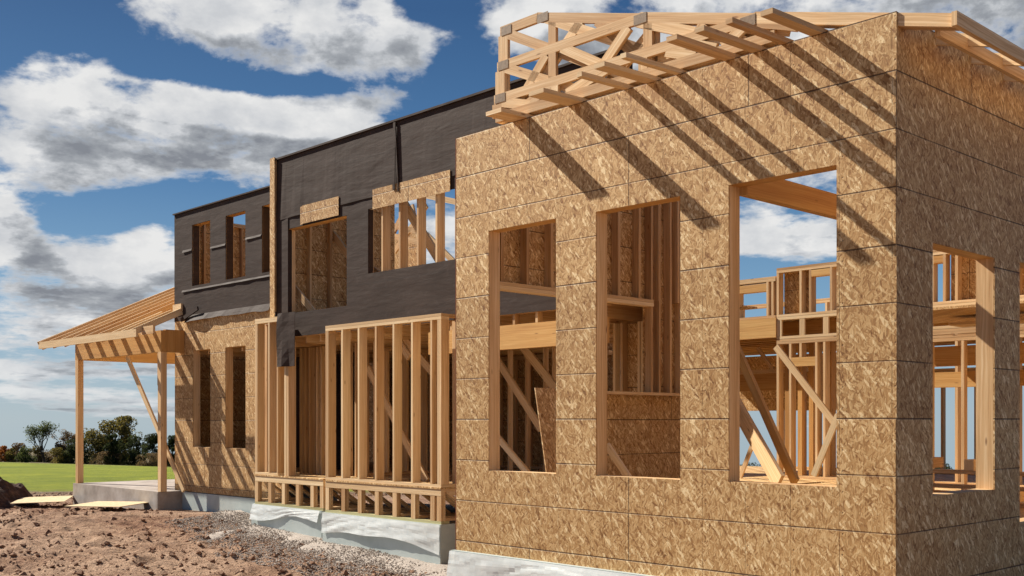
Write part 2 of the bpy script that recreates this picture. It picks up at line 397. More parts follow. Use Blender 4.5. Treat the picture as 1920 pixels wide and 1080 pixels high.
# ================================================================== FRONT ROOM (oriented strand board box)
def hole_F(x0, x1, yh, ys, v=0.):
    s0, zh = pv(x0, yh, v); s1, _ = pv(x1, yh, v); _, zs_ = pv(x0, ys, v); return (s0, s1, zs_, zh)
SL = pv(855, 500, 0)[0]; ZT = 4.42; ZB = .249
hF = [hole_F(916, 1042.5, 433, 882.5), hole_F(1117, 1275.5, 397, 892), hole_F(1366, 1568.5, 347, 903.5)]
VB = 7.6
v0_, zh_ = ps(1749, 455, 0.); v1_, _ = ps(1865, 500, 0.); _, zs_ = ps(1750, 922, 0.)
hR = [(v0_, v1_, zs_-.03, zh_), (ps(1912, 500, 0.)[0], ps(1912, 500, 0.)[0]+1.1, FL-.0, zh_+.02)]
room = empty('front_room', W(-2.3, 2, -.4), 'unfinished front room of bare strand board sheathing with three tall empty windows in its sunlit wall', 'building')
build_part(panel('s', SL, 0., ZB, ZT, 0., .011, hF), 'front_wall', OSB, room)
build_part(panel('v', .0115, 6.6, ZB-.3, ZT-.002, 0., -.011, hR), 'side_wall', OSB, room)['label'] = 'shaded strand board side wall with a tall window'
framing(room, 's', SL+.012, -.012, FL, ZT, .0115, .0115+D6, hF)
framing(room, 'v', .0115+D6+.001, 6.6, FL, ZT, -.0115-D6, -.0115, hR)
# left wall of the room: sheathing above a wide opening
zop = 2.92
hL = [(.36, 2.95, 1.86, zop), (.36, 1.55, FL+.02, 1.9)]
build_part(panel('v', .0115, 3.62, ZB, ZT-.002, SL, SL+.011, hL), 'partition_wall', OSB, room)
m = MB()
for i in range(10):
    v = .0115+D6+.001+i*.37
    bx('stud', room, PINE, SL+.0115, SL+.0115+.10, v, v+T, zop+.08, ZT-.08)
bx('window_header', room, PALE, SL+.012, SL+.012+.12, .16, 3.0, zop+.0, zop+.04); bx('window_header', room, PALE, SL+.012, SL+.012+.12, .16, 3.0, zop+.042, zop+.08)
bx('top_plate', room, PINE, SL+.0115, SL+.0115+D6, .16, 3.6, ZT-.078, ZT-.004)
build_part(panel('v', 3.621, 4.15, ZB, ZT-.002, SL, SL+.011, []), 'partition_wall', OSB, room)
for v in (2.97, 3.12, 3.33, 3.55, 3.75): bx('stud', room, PINE, SL+.0125, SL+.0125+.10, v, v+T, 1.88, zop+.0+ (1.42))
bx('bottom_plate', room, PINE, SL+.0115, SL+.0115+D6, 1.56, 3.6, 1.862, 1.895)
bx('tie_beam', room, GLU, -1.415, -1.335, .155, 5.6, 3.36, 3.56)
bx('floor_deck', room, OSBL, SL+.16, -.16, .16, 7.0, FL-.03, FL-.001)
# foundation under it
bx('foundation', room, FOAM, SL-.02, -.005, -.055, .12, -.9, ZB+.0); bx('foundation', room, FOAM, -.12, -.005, .122, 6.6, -.9, ZB-.301)
bx('sill_plate', room, GREEN, SL+.01, -.02, .013, .15, ZB+.002, ZB+.04)
# orange-red corner edge of the sheathing
bx('corner_edge', room, simple('sealed_sheet_edge', [(.3, (.20, .055, .028)), (.7, (.32, .10, .045))], 8.), SL-.006, SL-.001, -.002, .013, ZB, ZT)

# ================================================================== TRUSSES LYING ON TOP
GRP = 'upright roof trusses bundled on the front wall'
def slope(s): return 4.25+.278*(.42-s)
def truss(v, zf, label, webs, plates):
    sk = .42-(zf-4.25)/.278; sl_ = -4.13
    o = empty('roof_truss', W((sl_+.42)/2, v, ZT), label, 'roof truss', GRP)
    brd('top_chord', o, PINE, W(.42, v, slope(.42)), W(sk-.02, v, slope(sk-.02)), .089, .036)
    brd('top_chord', o, PINE, W(sk, v, zf), W(sl_-.04, v, zf), .089, .036)
    brd('bottom_chord', o, PINE, W(-1.0, v, ZT+.090), W(sl_-.02, v, ZT+.090), .089, .036)
    brd('end_post', o, PINE, W(sl_, v, ZT+.095), W(sl_, v, zf-.046), .13, .036, SX)
    for (p, z1, q, z2) in webs: brd('web', o, PINE, W(p, v, z1), W(q, v, z2), (.095), .0355, SX if abs(p-q) < .05 else None)
    for (p, z1) in plates:
        m = MB(); m.box(p-.07, p+.07, v-.0225, v-.0195, z1-.042, z1+.042); build_part(m, 'gang_plate', PLATE, o)
ZW = ZT+.12
truss(.035, 4.69, 'lowest of the bundled roof trusses, its level chord nearest the front wall top', [(-4.10, 4.66, -3.68, ZW), (-3.35, 4.65, -3.35, ZW), (-3.2, ZW, -2.7, 4.66), (-2.3, 4.65, -2.3, ZW), (-2.05, 4.65, -1.75, ZW), (-1.28, 4.66, -1.48, ZW), (-1.16, 4.66, -.80, ZW), (-3.75, ZW, -3.4, 4.66), (-1.85, 4.66, -1.55, ZW)], [(-1.24, 4.68), (-4.08, 4.69)])
truss(.076, 5.02, 'middle-height roof truss of the bundle on the front wall', [(-4.08, 5.0, -3.05, ZW), (-3.42, 4.98, -3.42, ZW), (-2.28, 4.98, -2.28, ZW), (-2.40, 5.0, -1.30, ZW), (-3.0, ZW, -2.5, 4.98), (-1.3, 4.66, -.9, ZW), (-3.3, 5.0, -2.6, 4.60), (-3.95, ZW, -3.5, 4.98), (-1.9, ZW, -1.7, 4.8)], [(-2.36, 5.01), (-4.08, 5.02)])
truss(.117, 5.38, 'tallest roof truss of the bundle on the front wall, its chord highest against the sky', [(-4.1, 5.35, -2.5, ZW), (-3.55, 5.35, -1.95, ZW), (-3.46, 5.33, -3.46, ZW), (-2.25, 4.97, -2.25, ZW), (-1.75, 4.8, -1.1, ZW), (-3.9, ZW, -3.1, 5.2), (-2.9, 5.15, -2.3, 4.6), (-2.8, ZW, -2.2, 4.95)], [(-3.58, 5.36), (-4.08, 5.37)])
ev = empty('shade_band_boards', W(-2, -.3, ZT), 'row of short boards added over the sunlit front wall to throw its diagonal shade bands', 'shade boards')
def lookout(xa, xb, out):  # added board, placed and sized to cast one diagonal shade band on the wall
    sa = pv(xa, 200, 0)[0]; sb = pv(xb, 200, 0)[0]; wd_ = max(.06, (sb-sa)*.74-.03); c = (sa+sb)/2-.02
    k = 1
    for i in range(k):
        cc = c+(i-.5*(k-1))*(wd_/k+.001)
        brd('rafter', ev, PINE if (i+int(xa)) % 2 else PALE, W(cc, .30, ZT+.024), W(cc, -out+.07*i, ZT+.024-.05*out), wd_/k-.002, .038, SX)  # added shade-casting board, not a rafter of the roof
for q in ((955, 1000, .34), (1060, 1104, .50), (1168, 1188, .60), (1208, 1242, .66), (1268, 1284, .70), (1355, 1390, .74), (1408, 1440, .74), (1463, 1488, .72), (1516, 1556, .66)): lookout(*q)
# overhang above the side wall
eo = empty('side_eave', W(.2, 2.5, ZT), 'overhanging eave boards along the top of the shaded side wall', 'eave')
bx('fascia', eo, PINE, .40, .438, -.02, 6.4, 4.205, 4.30); bx('sub_fascia', eo, PINE, .20, .238, .16, 6.4, 4.225, 4.315)
for k in range(10):
    v = .62+k*.61; brd('rafter_tail', eo, PALE, W(.395, v, slope(.395)+.005), W(-.35, v, slope(-.35)+.005), .085, .036)
# ================================================================== MAIN TWO-STOREY BLOCK
VM = 2.25; VL = 2.5
sL, zTop = pv(514, 303, VM); _, zLow = pv(540, 632, VM)
sR = SL-.02
def hole_M(x0, x1, yt, yb, v=VM):
    a, zt_ = pv(x0, yt, v); b2, _ = pv(x1, yt, v); _, zb_ = pv(x0, yb, v); return (a, b2, zb_, zt_)
wA = hole_M(538, 650, 430, 588); wB = hole_M(690, 905, 392, 513)
main = empty('house_block', W(-8, 4, -.3), 'two-storey house shell wrapped in dark membrane above its open framed ground floor', 'building')
# membrane wall with two openings
build_part(panel('s', sL, sR, zLow, zTop, VM, VM+.016, [wA, wB]), 'membrane_wall', MEM, main)
build_part(panel('s', sR+.001, -4.30, ZT+.02, zTop, VM, VM+.016, []), 'membrane_wall', MEM, main)
bx('roof_edge', main, MEM, sL+.02, -4.30, VM-.035, VM+.16, zTop+.002, zTop+.03)
# upper membrane laps over the lower one: slightly proud course with a ragged lower edge
_, zlap = pv(590, 397, VM)
m = MB(); n = 60; a0 = sL+.01; a1 = -4.32
for i in range(n):
    A = a0+(a1-a0)*i/n; B = a0+(a1-a0)*(i+1)/n
    f = lambda a: zlap + .03*noise.noise(Vector((a*1.3, 3, 0)))
    h = lambda a: VM-.010-.018*abs(noise.noise(Vector((a*2.1, 9, 0))))
    m.quad([W(A, h(A), f(A)), W(B, h(B), f(B)), W(B, VM-.006, zTop-.002), W(A, VM-.006, zTop-.002)])
    m.quad([W(B, VM-.002, f(B)), W(B, h(B), f(B)), W(A, h(A), f(A)), W(A, VM-.002, f(A))])
build_part(m, 'membrane_lap', MEM, main)
ms = pv(742, 300, VM)[0]
m = MB(); m.board(W(ms, VM-.035, zlap+.02), W(ms+.01, VM-.03, zTop-.01), .05, .012, SX); m.board(W(ms+.10, VM-.026, zlap-.02), W(ms+.03, VM-.028, zTop-.1), .016, .02, SX); build_part(m, 'membrane_seam', MEM, main)
# bare board patches over the window heads
for (x0, x1, yt, yb) in ((569, 637, 386, 420), (701, 846, 356, 393)):
    a, zt_ = pv(x0, yt, VM); b2, _ = pv(x1, yt, VM); _, zb_ = pv(x0, yb, VM)
    bx('head_panel', main, OSB, a, b2, VM-.024, VM-.017, zb_, zt_)
    if x0 < 600: bx('head_panel', main, OSB, a-.06, a-.004, VM-.022, VM-.012, zb_-.01, zt_-.01)
framing(main, 's', sL+.03, sR, zLow, zTop-.02, VM+.0175, VM+.0175+D6, [wA])
bx('window_jamb', main, MEM, wB[0]-.012, wB[0]+.004, VM+.002, VM+.017, wB[2], wB[3])
# membrane folded into the left reveals
for h_ in (wA, wB): bx('membrane_fold', main, MEM, h_[0]-.03, h_[0]+.004, VM+.018, VM+.09, h_[2]+.002, h_[3]-.002)
zbt_g = pv(478, 599, 2.03)[1]
# strips of membrane hanging below the wall
a, zc = pv(516, 688, VM-.30); b2 = pv(546, 688, VM-.30)[0]
m = MB(); N_ = 3; hh = lambda q, z: VM-.26-.02*math.sin((q-a)*30+z)-.03*noise.noise(Vector((q*5, z*1.5, 1)))
zs_l = [zc+(zLow+.35-zc)*j_/6 for j_ in range(7)]
for i in range(N_):
    A = a+(b2-a)*i/N_; B = a+(b2-a)*(i+1)/N_
    for z0_, z1_ in zip(zs_l, zs_l[1:]):
        dv = lambda z: 0 if z < zbt_g+.02 else (z-zbt_g-.02)*.45
        m.quad([W(A, min(VM-.01, hh(A, z0_)+dv(z0_)), z0_), W(B, min(VM-.01, hh(B, z0_)+dv(z0_)), z0_), W(B, min(VM-.01, hh(B, z1_)+dv(z1_)), z1_), W(A, min(VM-.01, hh(A, z1_)+dv(z1_)), z1_)])
so = build_part(m, 'membrane_strip', MEM, main); so.modifiers.new('Solidify', 'SOLIDIFY').thickness = .006
a2 = pv(515, 600, VM)[0]; b3 = pv(541, 600, VM)[0]
bx('membrane_wall', main, MEM, a2, b3, VM-.012, VM-.002, zLow-.25, zlap)
# corner trim board of bare sheathing at the left end
ca = pv(506, 500, VM-.06)[0]; cb_ = pv(514.5, 500, VM-.06)[0]; _, zcb = pv(508, 600, VM-.06); _, zct = pv(508, 297, VM-.06)
bx('corner_board', main, OSBL, ca, cb_, VM-.06, VM-.045, zcb, zct); bx('corner_board', main, PINE, cb_-.06, cb_-.02, VM-.044, VM+.02, zct-2.5, zct)
# ground floor header beam and its studs below the membrane
zb1 = pv(943, 655, VM)[1]; zb2 = pv(943, 610, VM)[1]
hbs = pv(800, 600, VM)[0]
bx('header_beam', main, GLU, hbs, sR, VM+.03, VM+.12, zb1, zb2)
for i in range(int((sR-hbs)/.4064)): bx('cripple_stud', main, PINE, hbs+.05+i*.4064, hbs+.05+i*.4064+T, VM+.03, VM+.12, zb2+.001, zLow-.002)
FL2 = 3.10
# upper floor
for (x0_, x1_, va_, vb_) in ((sL-3.6, sL, VL+.17, VB-.1), (sL+.001, -9., VM+.17, VB-.1), (-8.999, sR, VM+.17, 5.4)):
    bx('floor_deck', main, OSBL, x0_, x1_, va_, vb_, FL2-.022, FL2)
for i in range(28):
    s = sL-3.4+i*.4064*1.0
    if s < sR-.1: bx('floor_joist', main, PINE, s, s+T, (VL if s < sL else VM)+.17, VB-.1 if s < -9 else 5.4, FL2-.30, FL2-.024)
bx('floor_deck', main, OSBL, sL-3.6, sL-.001, VL+.03, VB-.1, FL-.03, FL-.001); bx('floor_deck', main, OSBL, sL, SL-.03, VM+.05, VB-.1, FL-.03, FL-.001)
# ground floor back wall, dark inside
framing(main, 's', sL-3.5, -8.9, FL, FL2-.31, VB-.5, VB-.5+.09, [])
build_part(panel('s', sL-3.5, -8.9, ZB, FL2-.02, VB-.40, VB-.389, []), 'back_wall', OSB, main)
# partitions
build_part(panel('s', -5.35, SL-.03, FL, FL2-.31, 3.36, 3.371, []), 'inner_partition', OSB, main)
for q in (-4.82, -4.97, -5.02, -5.30, -5.42, -5.8, -6.2): bx('wall_stud', main, PALE, q-T, q, 3.26, 3.355, FL, FL2-.31)
framing(main, 's', sL+.6, SL-.3, FL+.001, FL2-.31, 5.0, 5.09, [(-8.2, -7.2, FL+.05, 2.7)])
framing(main, 'v', 3.3, 5.0, FL+.001, FL2-.31, -10.9, -10.76, [])
framing(main, 'v', VM+.2, 4.6, FL2, zTop-.3, sL+.02, sL+.12, [])
build_part(panel('v', VM+.17, 4.7, FL2, zTop-.05, sL+.005, sL+.016, []), 'upper_partition', OSB, main)
framing(main, 's', sL+.2, -9.0, FL2+.001, FL2+1.05, VB-.5, VB-.5+.09, [])
bx('upper_partition', main, OSB, -11.6, -9.2, VB-.39, VB-.375, FL2, FL2+1.0)
# temporary braces inside the upper storey
B_ = lambda nm, mt, x1, y1, v1, x2, y2, v2, wdt=.12, t=.038: brd(nm, main, mt, W(pv(x1, y1, v1)[0], v1, pv(x1, y1, v1)[1]), W(pv(x2, y2, v2)[0], v2, pv(x2, y2, v2)[1]), wdt, t)
B_('brace', PINE, 755, 378, 2.6, 832, 500, 2.6, .14); B_('brace', PINE, 690, 498, 2.5, 720, 520, 2.5, .09)
B_('brace', PINE, 540, 525, 2.5, 592, 590, 2.6, .11); B_('brace', PINE, 606, 415, 3.4, 662, 490, 3.4, .12)
for (x1, y1, x2, y2) in ((690, 412, 790, 436), (690, 430, 800, 458), (665, 430, 720, 385), (772, 385, 790, 470), (720, 470, 762, 390), (740, 472, 800, 385), (800, 440, 860, 500), (790, 365, 900, 388), (640, 470, 660, 420)):
    B_('roof_brace', PINE, x1, y1, 5.2, x2, y2, 5.2, .10)
# ================================================================== LEFT WING
VL = 2.5
wing = empty('house_wing', W(-14, 4, -.2), 'far left wing with three narrow windows in dark membrane over strand board with two windows', 'building')
s0, ztw = pv(327, 404, VL); s1 = pv(513, 500, VL)[0]; _, zbd = pv(345, 601, VL)
hU = [hole_M(360, 394, 424, 538, VL), hole_M(423, 460, 404, 524, VL), hole_M(491, 509, 385, 511, VL)]
zt0 = sum(h[3] for h in hU)/3; zb0 = sum(h[2] for h in hU)/3; hU = [(h[0], h[1], zb0, zt0) for h in hU]
hLo = [hole_M(361, 394, 657, 838, VL), hole_M(422, 460, 652, 840, VL)]
zt1 = sum(h[3] for h in hLo)/2; zb1_ = sum(h[2] for h in hLo)/2; hLo = [(h[0], h[1], zb1_, zt1) for h in hLo]
build_part(panel('s', s0, s1, zbd, ztw, VL, VL+.016, hU), 'membrane_wall', MEM, wing)
build_part(panel('s', s0+.01, s1+.3, .235, zbd-.002, VL+.004, VL+.016, hLo), 'lower_wall', OSB, wing)
bx('roof_edge', wing, MEM, s0-.02, s1, VL-.03, VL+.16, ztw+.002, ztw+.025)
framing(wing, 's', s0+.012, s1, FL2, ztw-.01, VL+.0175, VL+.0175+D6, hU)
framing(wing, 's', s0+.012, s1, FL, FL2-.01, VL+.0175, VL+.0175+D6, hLo)
for h_ in hU: bx('membrane_fold', wing, MEM, h_[0]-.03, h_[0]+.003, VM+.27, VM+.40, h_[2]+.002, h_[3]-.002)
build_part(panel('v', VL+.017, VB-.1, .235, ztw-.002, s0+.0, s0+.011, []), 'end_wall', OSB, wing)
framing(wing, 'v', VL+.16, VB-.1, FL2+.002, ztw-.01, s0+.012, s0+.10, [])
build_part(panel('s', s0+.012, s1+.2, FL2, ztw-.35, 5.6, 5.611, []), 'upper_partition', OSB, wing)
bx('inner_partition', wing, MEM, s0+.5, s1-.1, 4.2, 4.216, FL, FL2-.32)
# sill flashing lines: loose membrane laps
def lap(x0, y0, x1, v, dz, out, parent, nm='membrane_lap'):
    a, z = pv(x0, y0, v); b2 = pv(x1, y0, v)[0]; m = MB(); n = 24
    for i in range(n):
        A = a+(b2-a)*i/n; B = a+(b2-a)*(i+1)/n
        o_ = lambda q: v-.004-out*(.4+.6*abs(noise.noise(Vector((q*1.7, z, 2)))))
        d_ = lambda q: z-dz*(1+.3*noise.noise(Vector((q*2.3, z, 5))))
        m.quad([W(A, o_(A), d_(A)), W(B, o_(B), d_(B)), W(B, v-.003, z), W(A, v-.003, z)])
    return build_part(m, nm, MEM, parent)
lap(342, 545, 508, VL, .035, .03, wing)
lap(395, 463, 423, VL, .04, .03, wing); lap(343, 470, 360, VL, .04, .03, wing); lap(461, 446, 490, VL, .04, .03, wing)
lo = lap(350, 592, 508, VL, .12, .09, wing)
m = MB(); a, z = pv(340, 600, VL-.05); b2, z2 = pv(372, 578, VL-.05); m.board(W(a, VL-.05, z), W(b2, VL-.06, z2), .07, .03); build_part(m, 'membrane_roll', MEM, wing)
bx('foundation', wing, FOAM, s0+.02, s1+.9, VL-.012, VL+.2, -.9, .225)
# ================================================================== BAYS
def bay(label, sA, sB, v, ztop, nst, skip=(), panelend=None, gap=None):
    b_ = empty('bay_frame', W((sA+sB)/2, v+.3, -.3), label, 'bay frame', 'open stud bays on the house front')
    zf0, zf1 = .206, FL-.005
    # floor platform on edge trusses
    bx('rim_board', b_, PALE, sA, sB, v, v+.038, zf1-.089, zf1); bx('floor_sheet', b_, OSBL, sA-.0, sB+.0, v-.01, VM+.15, zf1+.001, zf1+.021)
    bx('sill_plate', b_, GREEN, sA, sB, v+.0, v+.14, zf0, zf0+T)
    k = int((sB-sA-.089)/.4064)+1
    key = None
    for i in range(k+1):
        a = min(sA+i*.4064, sB-.0895)
        if key is None:
            m = MB(); m.box(a, a+.089, v+.002, v+.036, zf0+T+.001, zf1-.09)
            m.box(a, a+.089, v+.037, v+.075, zf0+T+.001, zf1-.001)
            m.box(a, a+.089, v+.076, VM+.6, zf0+T+.001, zf0+2*T); m.box(a, a+.089, v+.076, VM+.6, zf1-T, zf1-.001)
            m.board(W(a+.0445, v+.10, zf1-T), W(a+.0445, v+.62, zf0+2*T), .038, .088, VY)
            o = m.build('floor_truss', PINE, b_, W(a, v, zf0)); key = o; base = a
        else:
            o = bpy.data.objects.new('floor_truss', key.data); col.objects.link(o); o.parent = b_; o.location = W(a, v, zf0)-b_.location
    bx('rim_board', b_, PINE, sB-.038, sB, v+.14, VM+.1, zf1-.089, zf1-.001)
    zs = zf1+.022
    zt_ = ztop
    segs = [(sA, sB)] if gap is None else [(sA, gap[0])]
    for (a, b2) in segs:
        bx('bottom_plate', b_, PALE, a, b2, v, v+D6, zs, zs+T); bx('top_plate', b_, PALE, a, b2, v, v+D6, zt_-T, zt_); bx('top_plate', b_, PALE, a, b2, v+.001, v+D6-.001, zt_-2*T-.001, zt_-T-.001)
        i = 0
        while True:
            q = a+i*.4064
            if q > b2-T-.02: break
            if i not in skip: bx('stud', b_, PALE if i % 3 else PINE, q, q+T, v+.002, v+D6-.002, zs+T+.001, zt_-2*T-.002)
            i += 1
        bx('stud', b_, PINE, b2-T, b2, v+.002, v+D6-.002, zs+T+.001, zt_-2*T-.002)
        bx('stud', b_, PALE, a+T+.001, a+2*T, v+.002, v+D6-.002, zs+T+.001, zt_-2*T-.002)
    # returns back to the house
    for sx in ((sB-D6, sB),):
        if gap is None:
            bx('top_plate', b_, PINE, sx[0], sx[1], v+D6+.001, VM+.1, zt_-T, zt_); bx('stud', b_, PINE, sx[1]-.139, sx[1]-.0, VM-.02, VM+.018, zs+T, zt_-2*T)
            bx('bottom_plate', b_, PALE, sx[0], sx[1], v+D6+.001, VM+.1, zs, zs+T)
    bx('stud', b_, PINE, sA, sA+D6, VM-.05, VM-.012, zs+T, zt_-2*T)
    bx('top_plate', b_, PINE, sA, sA+D6, v+D6+.001, VM-.02, zt_-T, zt_)
    return b_
VR = 1.92
sA, _ = pv(610, 600, VR); sB, zbt = pv(827, 587, VR)
b1 = bay('larger bay of closely spaced bare studs between the door opening and the strand board room', sA, sB, VR, zbt, 9)
bx('stud', b1, PALE, sB-2*T-.004, sB-T-.002, VR+.002, VR+D6-.002, FL+.06, zbt-2*T-.002)
bx('foundation', b1, FOAM, sA-.03, sB+.02, VR-.03, VM+.3, -.9, .2055)
VS = 2.03
sC, zbt2 = pv(478, 599, VS); sD = pv(606, 600, VS)[0]; sG = pv(521, 600, VS)[0]
b2_ = bay('smaller bay with a few bare studs left of the door opening', sC, sD-.001, VS, zbt2, 4, gap=(sG, 0))
a = pv(533, 700, VS)[0]
for q in (0, .04, .08): bx('stud', b2_, PALE if q == 0 else PINE, a+q, a+q+T, VS+.002, VS+D6, FL+.02, zLow-.1 + .001*q)
bx('foundation', b2_, FOAM, sC-.06, sD, VS-.03, VM+.3, -.9, .205)
# braces and door frames seen behind the big bay
for (x1, y1, x2, y2, vv) in ((690, 690, 800, 905, 2.9), (745, 620, 830, 720, 3.2), (722, 600, 768, 670, 2.7)):
    brd('brace', main, PINE, W(pv(x1, y1, vv)[0], vv, pv(x1, y1, vv)[1]), W(pv(x2, y2, vv)[0], vv, max(FL, pv(x2, y2, vv)[1])), .12, .038)
for x in (556, 563, 571, 585, 597, 640, 665, 700): 
    s = pv(x, 700, 2.9)[0]; bx('wall_stud', main, PINE, s, s+T, 2.9+(x % 7)*.02, 3.04+(x % 7)*.02, FL, FL2-.31)
# plastic film draped over the two foundations
def film(sa, sb, v, zt_, drop, seed, label):
    m = MB(); n = 44; k = 12
    def P(i, j):
        s = sa+(sb-sa)*i/n; t = j/k
        dr = drop*(.62+.38*noise.noise(Vector((s*.8, seed, 0)))+ .30*math.sin(s*2.1+seed)*.6)
        fold = .030*noise.noise(Vector((s*2.0+t*2.2, seed, t*1.2))) + .022*abs(noise.noise(Vector((s*5-t*3, seed+4, t*2))))
        return W(s+.04*t*noise.noise(Vector((s*3, seed, t))), v-.012-.05*t*abs(math.sin(s*1.3+seed))-abs(fold)*.6*min(1, t*3)-.0, zt_-dr*t)
    for i in range(n):
        for j in range(k): m.quad([P(i, j+1), P(i+1, j+1), P(i+1, j), P(i, j)])
    o = m.build('plastic_film', FILM, None, None, True); tag(o, label, 'plastic sheet', 'plastic films over the foundation'); return o
film(sA-.02, sB+.015, VR-.032, .204, .42, 3.3, 'white plastic film hanging over the foundation below the larger stud bay')
film(sC, sD-.03, VS-.032, .204, .30, 8.1, 'white plastic film over the foundation below the smaller stud bay')
film(SL-.02, -1.2, -.057, ZB-.004, .55, 5.2, 'crumpled white plastic film along the bottom edge of the sunlit strand board wall')
# ================================================================== PORCH
VP = 2.0
porch = empty('porch', W(-17, 2.5, -.3), 'open side porch with bare rafters on two posts above a raised concrete slab', 'porch')
p0, zs0 = pv(137, 906, VP); p1, zs1 = pv(296, 922, VP); zsl = (zs0+zs1)/2
m = MB(); m.box(p0, p1, VP, 6.0, -1, zsl-.0); build_part(m, 'slab', CONC, porch)
m = MB(); m.box(p1+.001, s0+.3, VP+.0, VL-.02, -1, zsl-.03); build_part(m, 'slab', CONC, porch)
zbm = pv(152, 675, VP+.06)[1]
postL = pv(139, 800, VP)[0]; postR = pv(293, 800, VP)[0]
zbt_ = zbm+.40
bx('post', porch, PINE, postL, postL+.12, VP+.03, VP+.15, zsl+.001, zbm); bx('post', porch, PINE, postR, postR+.12, VP+.03, VP+.15, zsl+.001, zbm)
bx('post_block', porch, PINE, postL-.04, postL-.001, VP+.04, VP+.14, zbm-.5, zbm); bx('post_block', porch, PINE, postR-.04, postR-.001, VP+.04, VP+.14, zbm-.62, zbm)
bx('beam', porch, GLU, postL-.02, postR+.13, VP+.03, VP+.12, zbm+.001, zbt_)
bx('beam', porch, GLU, postR+.02, postR+.131, VP+.122, VL-.002, zbm+.001, zbt_+.02); bx('beam', porch, GLU, postL-.0, postL+.11, VP+.122, 5.6, zbm+.001, zbt_)
bx('beam', porch, GLU, postL, s0-.02, 5.6, 5.7, zbm+.001, zbt_)
VF = 1.42
fL, zf_ = pv(76, 647, VF); fR, _ = pv(259, 617, VF)
PITCH = .465
bx('fascia', porch, PALE, fL, fR, VF-.04, VF-.002, zf_-.085, zf_+.055)
sEnd = pv(343, 600, VL)[0]
a = fL; 
while a < sEnd-.9:
    ve = 5.2 if a < s0-.06 else VL-.01
    zb_ = zf_-.02
    brd('rafter', porch, PINE, W(a+.02, VF, zb_), W(a+.02, ve, zb_+PITCH*(ve-VF)), .18, .036)
    a += .60
for a in (sEnd-.03, sEnd-.42, sEnd-.80): brd('rafter', porch, PALE, W(a, VF, zf_-.02), W(a, VL-.01, zf_-.02+PITCH*(VL-.01-VF)), .12, .036)
brd('rafter', porch, PINE, W(fL-.02, VF-.03, zf_-.0), W(fL-.02, 5.2, zf_+PITCH*(5.2-VF)), .14, .036)
bx('ledger', porch, PINE, s0+.01, sEnd, VL-.04, VL-.002, zf_+PITCH*(VL-VF)-.02, zf_+PITCH*(VL-VF)+.12)
tp, zq = pv(262, 640, VP-.25); 
bx('lookout', porch, PINE, postR+.0, postR+.5, VP-.3, VP-.26, zbt_-.1, zbt_+.05)
# leaning brace
br = MB(); br.board(W(pv(238, 668, VP+.25)[0], VP+.25, pv(238, 668, VP+.25)[1]), W(pv(345, 921, VP+.35)[0], VP+.35, zsl+.02), .10, .038)
tag(br.build('timber_brace', PALE), 'long pale timber prop slanting down from the porch beam to its slab', 'timber brace')
# ================================================================== REAR FRAMING
rear = empty('rear_frame', W(-4, VB, FL), 'rear two-storey stud framing with truss ends, seen through the tall windows', 'framed wall')
q0, q1 = -9.2, -.4
zr2 = pv(1458, 595, VB)[1]; zr1 = pv(1458, 636, VB)[1]; ztR = pv(1500, 505, VB)[1]
sm = pv(1456, 600, VB)[0]
u1 = hole_M(1385, 1437, 545, 594, VB); u2 = hole_M(1521, 1556, 530, 588, VB); u3 = hole_M(1750, 1768, 510, 590, VB)
framing(rear, 's', q0, sm-.02, zr2, ztR-.06, VB, VB+D6, [(u1[0], u1[1], zr2, ztR-.28)], PINE, .4064, .12)
framing(rear, 's', sm, q1, zr2, ztR+.06, VB, VB+D6, [(u2[0], u2[1], zr2+.02, ztR-.13), (u3[0], u3[1], zr2+.02, ztR-.13)], PINE, .4064, .10)
bx('upper_sheathing', rear, OSB, sm+.05, u2[0]-.1, VB+D6+.002, VB+D6+.013, zr2, ztR); bx('upper_sheathing', rear, OSB, u3[1]+.05, q1, VB+D6+.002, VB+D6+.013, zr2, ztR)
bx('rim_beam', rear, GLU, q0-.3, sm-.001, VB-.02, VB+.06, zr1+.03, zr2-.005)
bx('rim_board', rear, PALE, sm, q1, VB, VB+.14, zr2-.045, zr2-.004); bx('rim_board', rear, PALE, sm, q1, VB, VB+.14, zr1, zr1+.04)
i = 0
while sm+i*.4064 < q1-.1:
    a = sm+i*.4064; bx('truss_end', rear, PALE, a, a+.089, VB+.002, VB+.04, zr1+.041, zr2-.046); i += 1
bx('floor_deck', rear, OSBL, q0-.5, q1, VB+.16, VB+3.4, zr2-.03, zr2-.005)
for k in range(9): bx('floor_joist', rear, GLU, q0+.2, q1, VB+.45+k*.38, VB+.45+k*.38+.09, zr2-.32, zr2-.035)
framing(rear, 's', sm, q1, FL, zr1-.002, VB, VB+D6, [(u2[0]-.35, u2[1]-.25, FL+.04, 2.4)], PINE, .4064, .14)
for x in (1452, 1476, 1531, 1497): s = pv(x, 700, VB)[0]; bx('wall_stud', rear, GLU, s, s+.076, VB+.30, VB+.44, FL, zr1)
framing(rear, 's', q0+1.5, q1+.4, FL, zr1-.4, VB+3.0, VB+3.1, [(-6.6, -4.6, FL+.04, 2.2), (-3.6, -2.6, FL+.04, 2.5)], PINE, .61, .2)
bx('rear_floor', rear, OSBL, q0-.5, q1+.5, VB-.58, VB+3.4, FL-.035, FL-.002)
framing(rear, 's', q0, sm, zr2, ztR-.1, VB+3.0, VB+3.1, [], PINE, .61, .1)
bx('rear_wall_band', rear, OSB, -9.2, sm+.1, VB+2.9, VB+2.911, 1.75, zr1-.05)
for q in range(6): brd('ceiling_truss_web', rear, PINE, W(-9+q*.55, VB+.9, zr1-.05), W(-8.7+q*.55, VB+.9, zr1-.42), .06, .04)
bx('ceiling_truss_chord', rear, PINE, -9.2, sm, VB+.88, VB+.93, zr1-.48, zr1-.42)
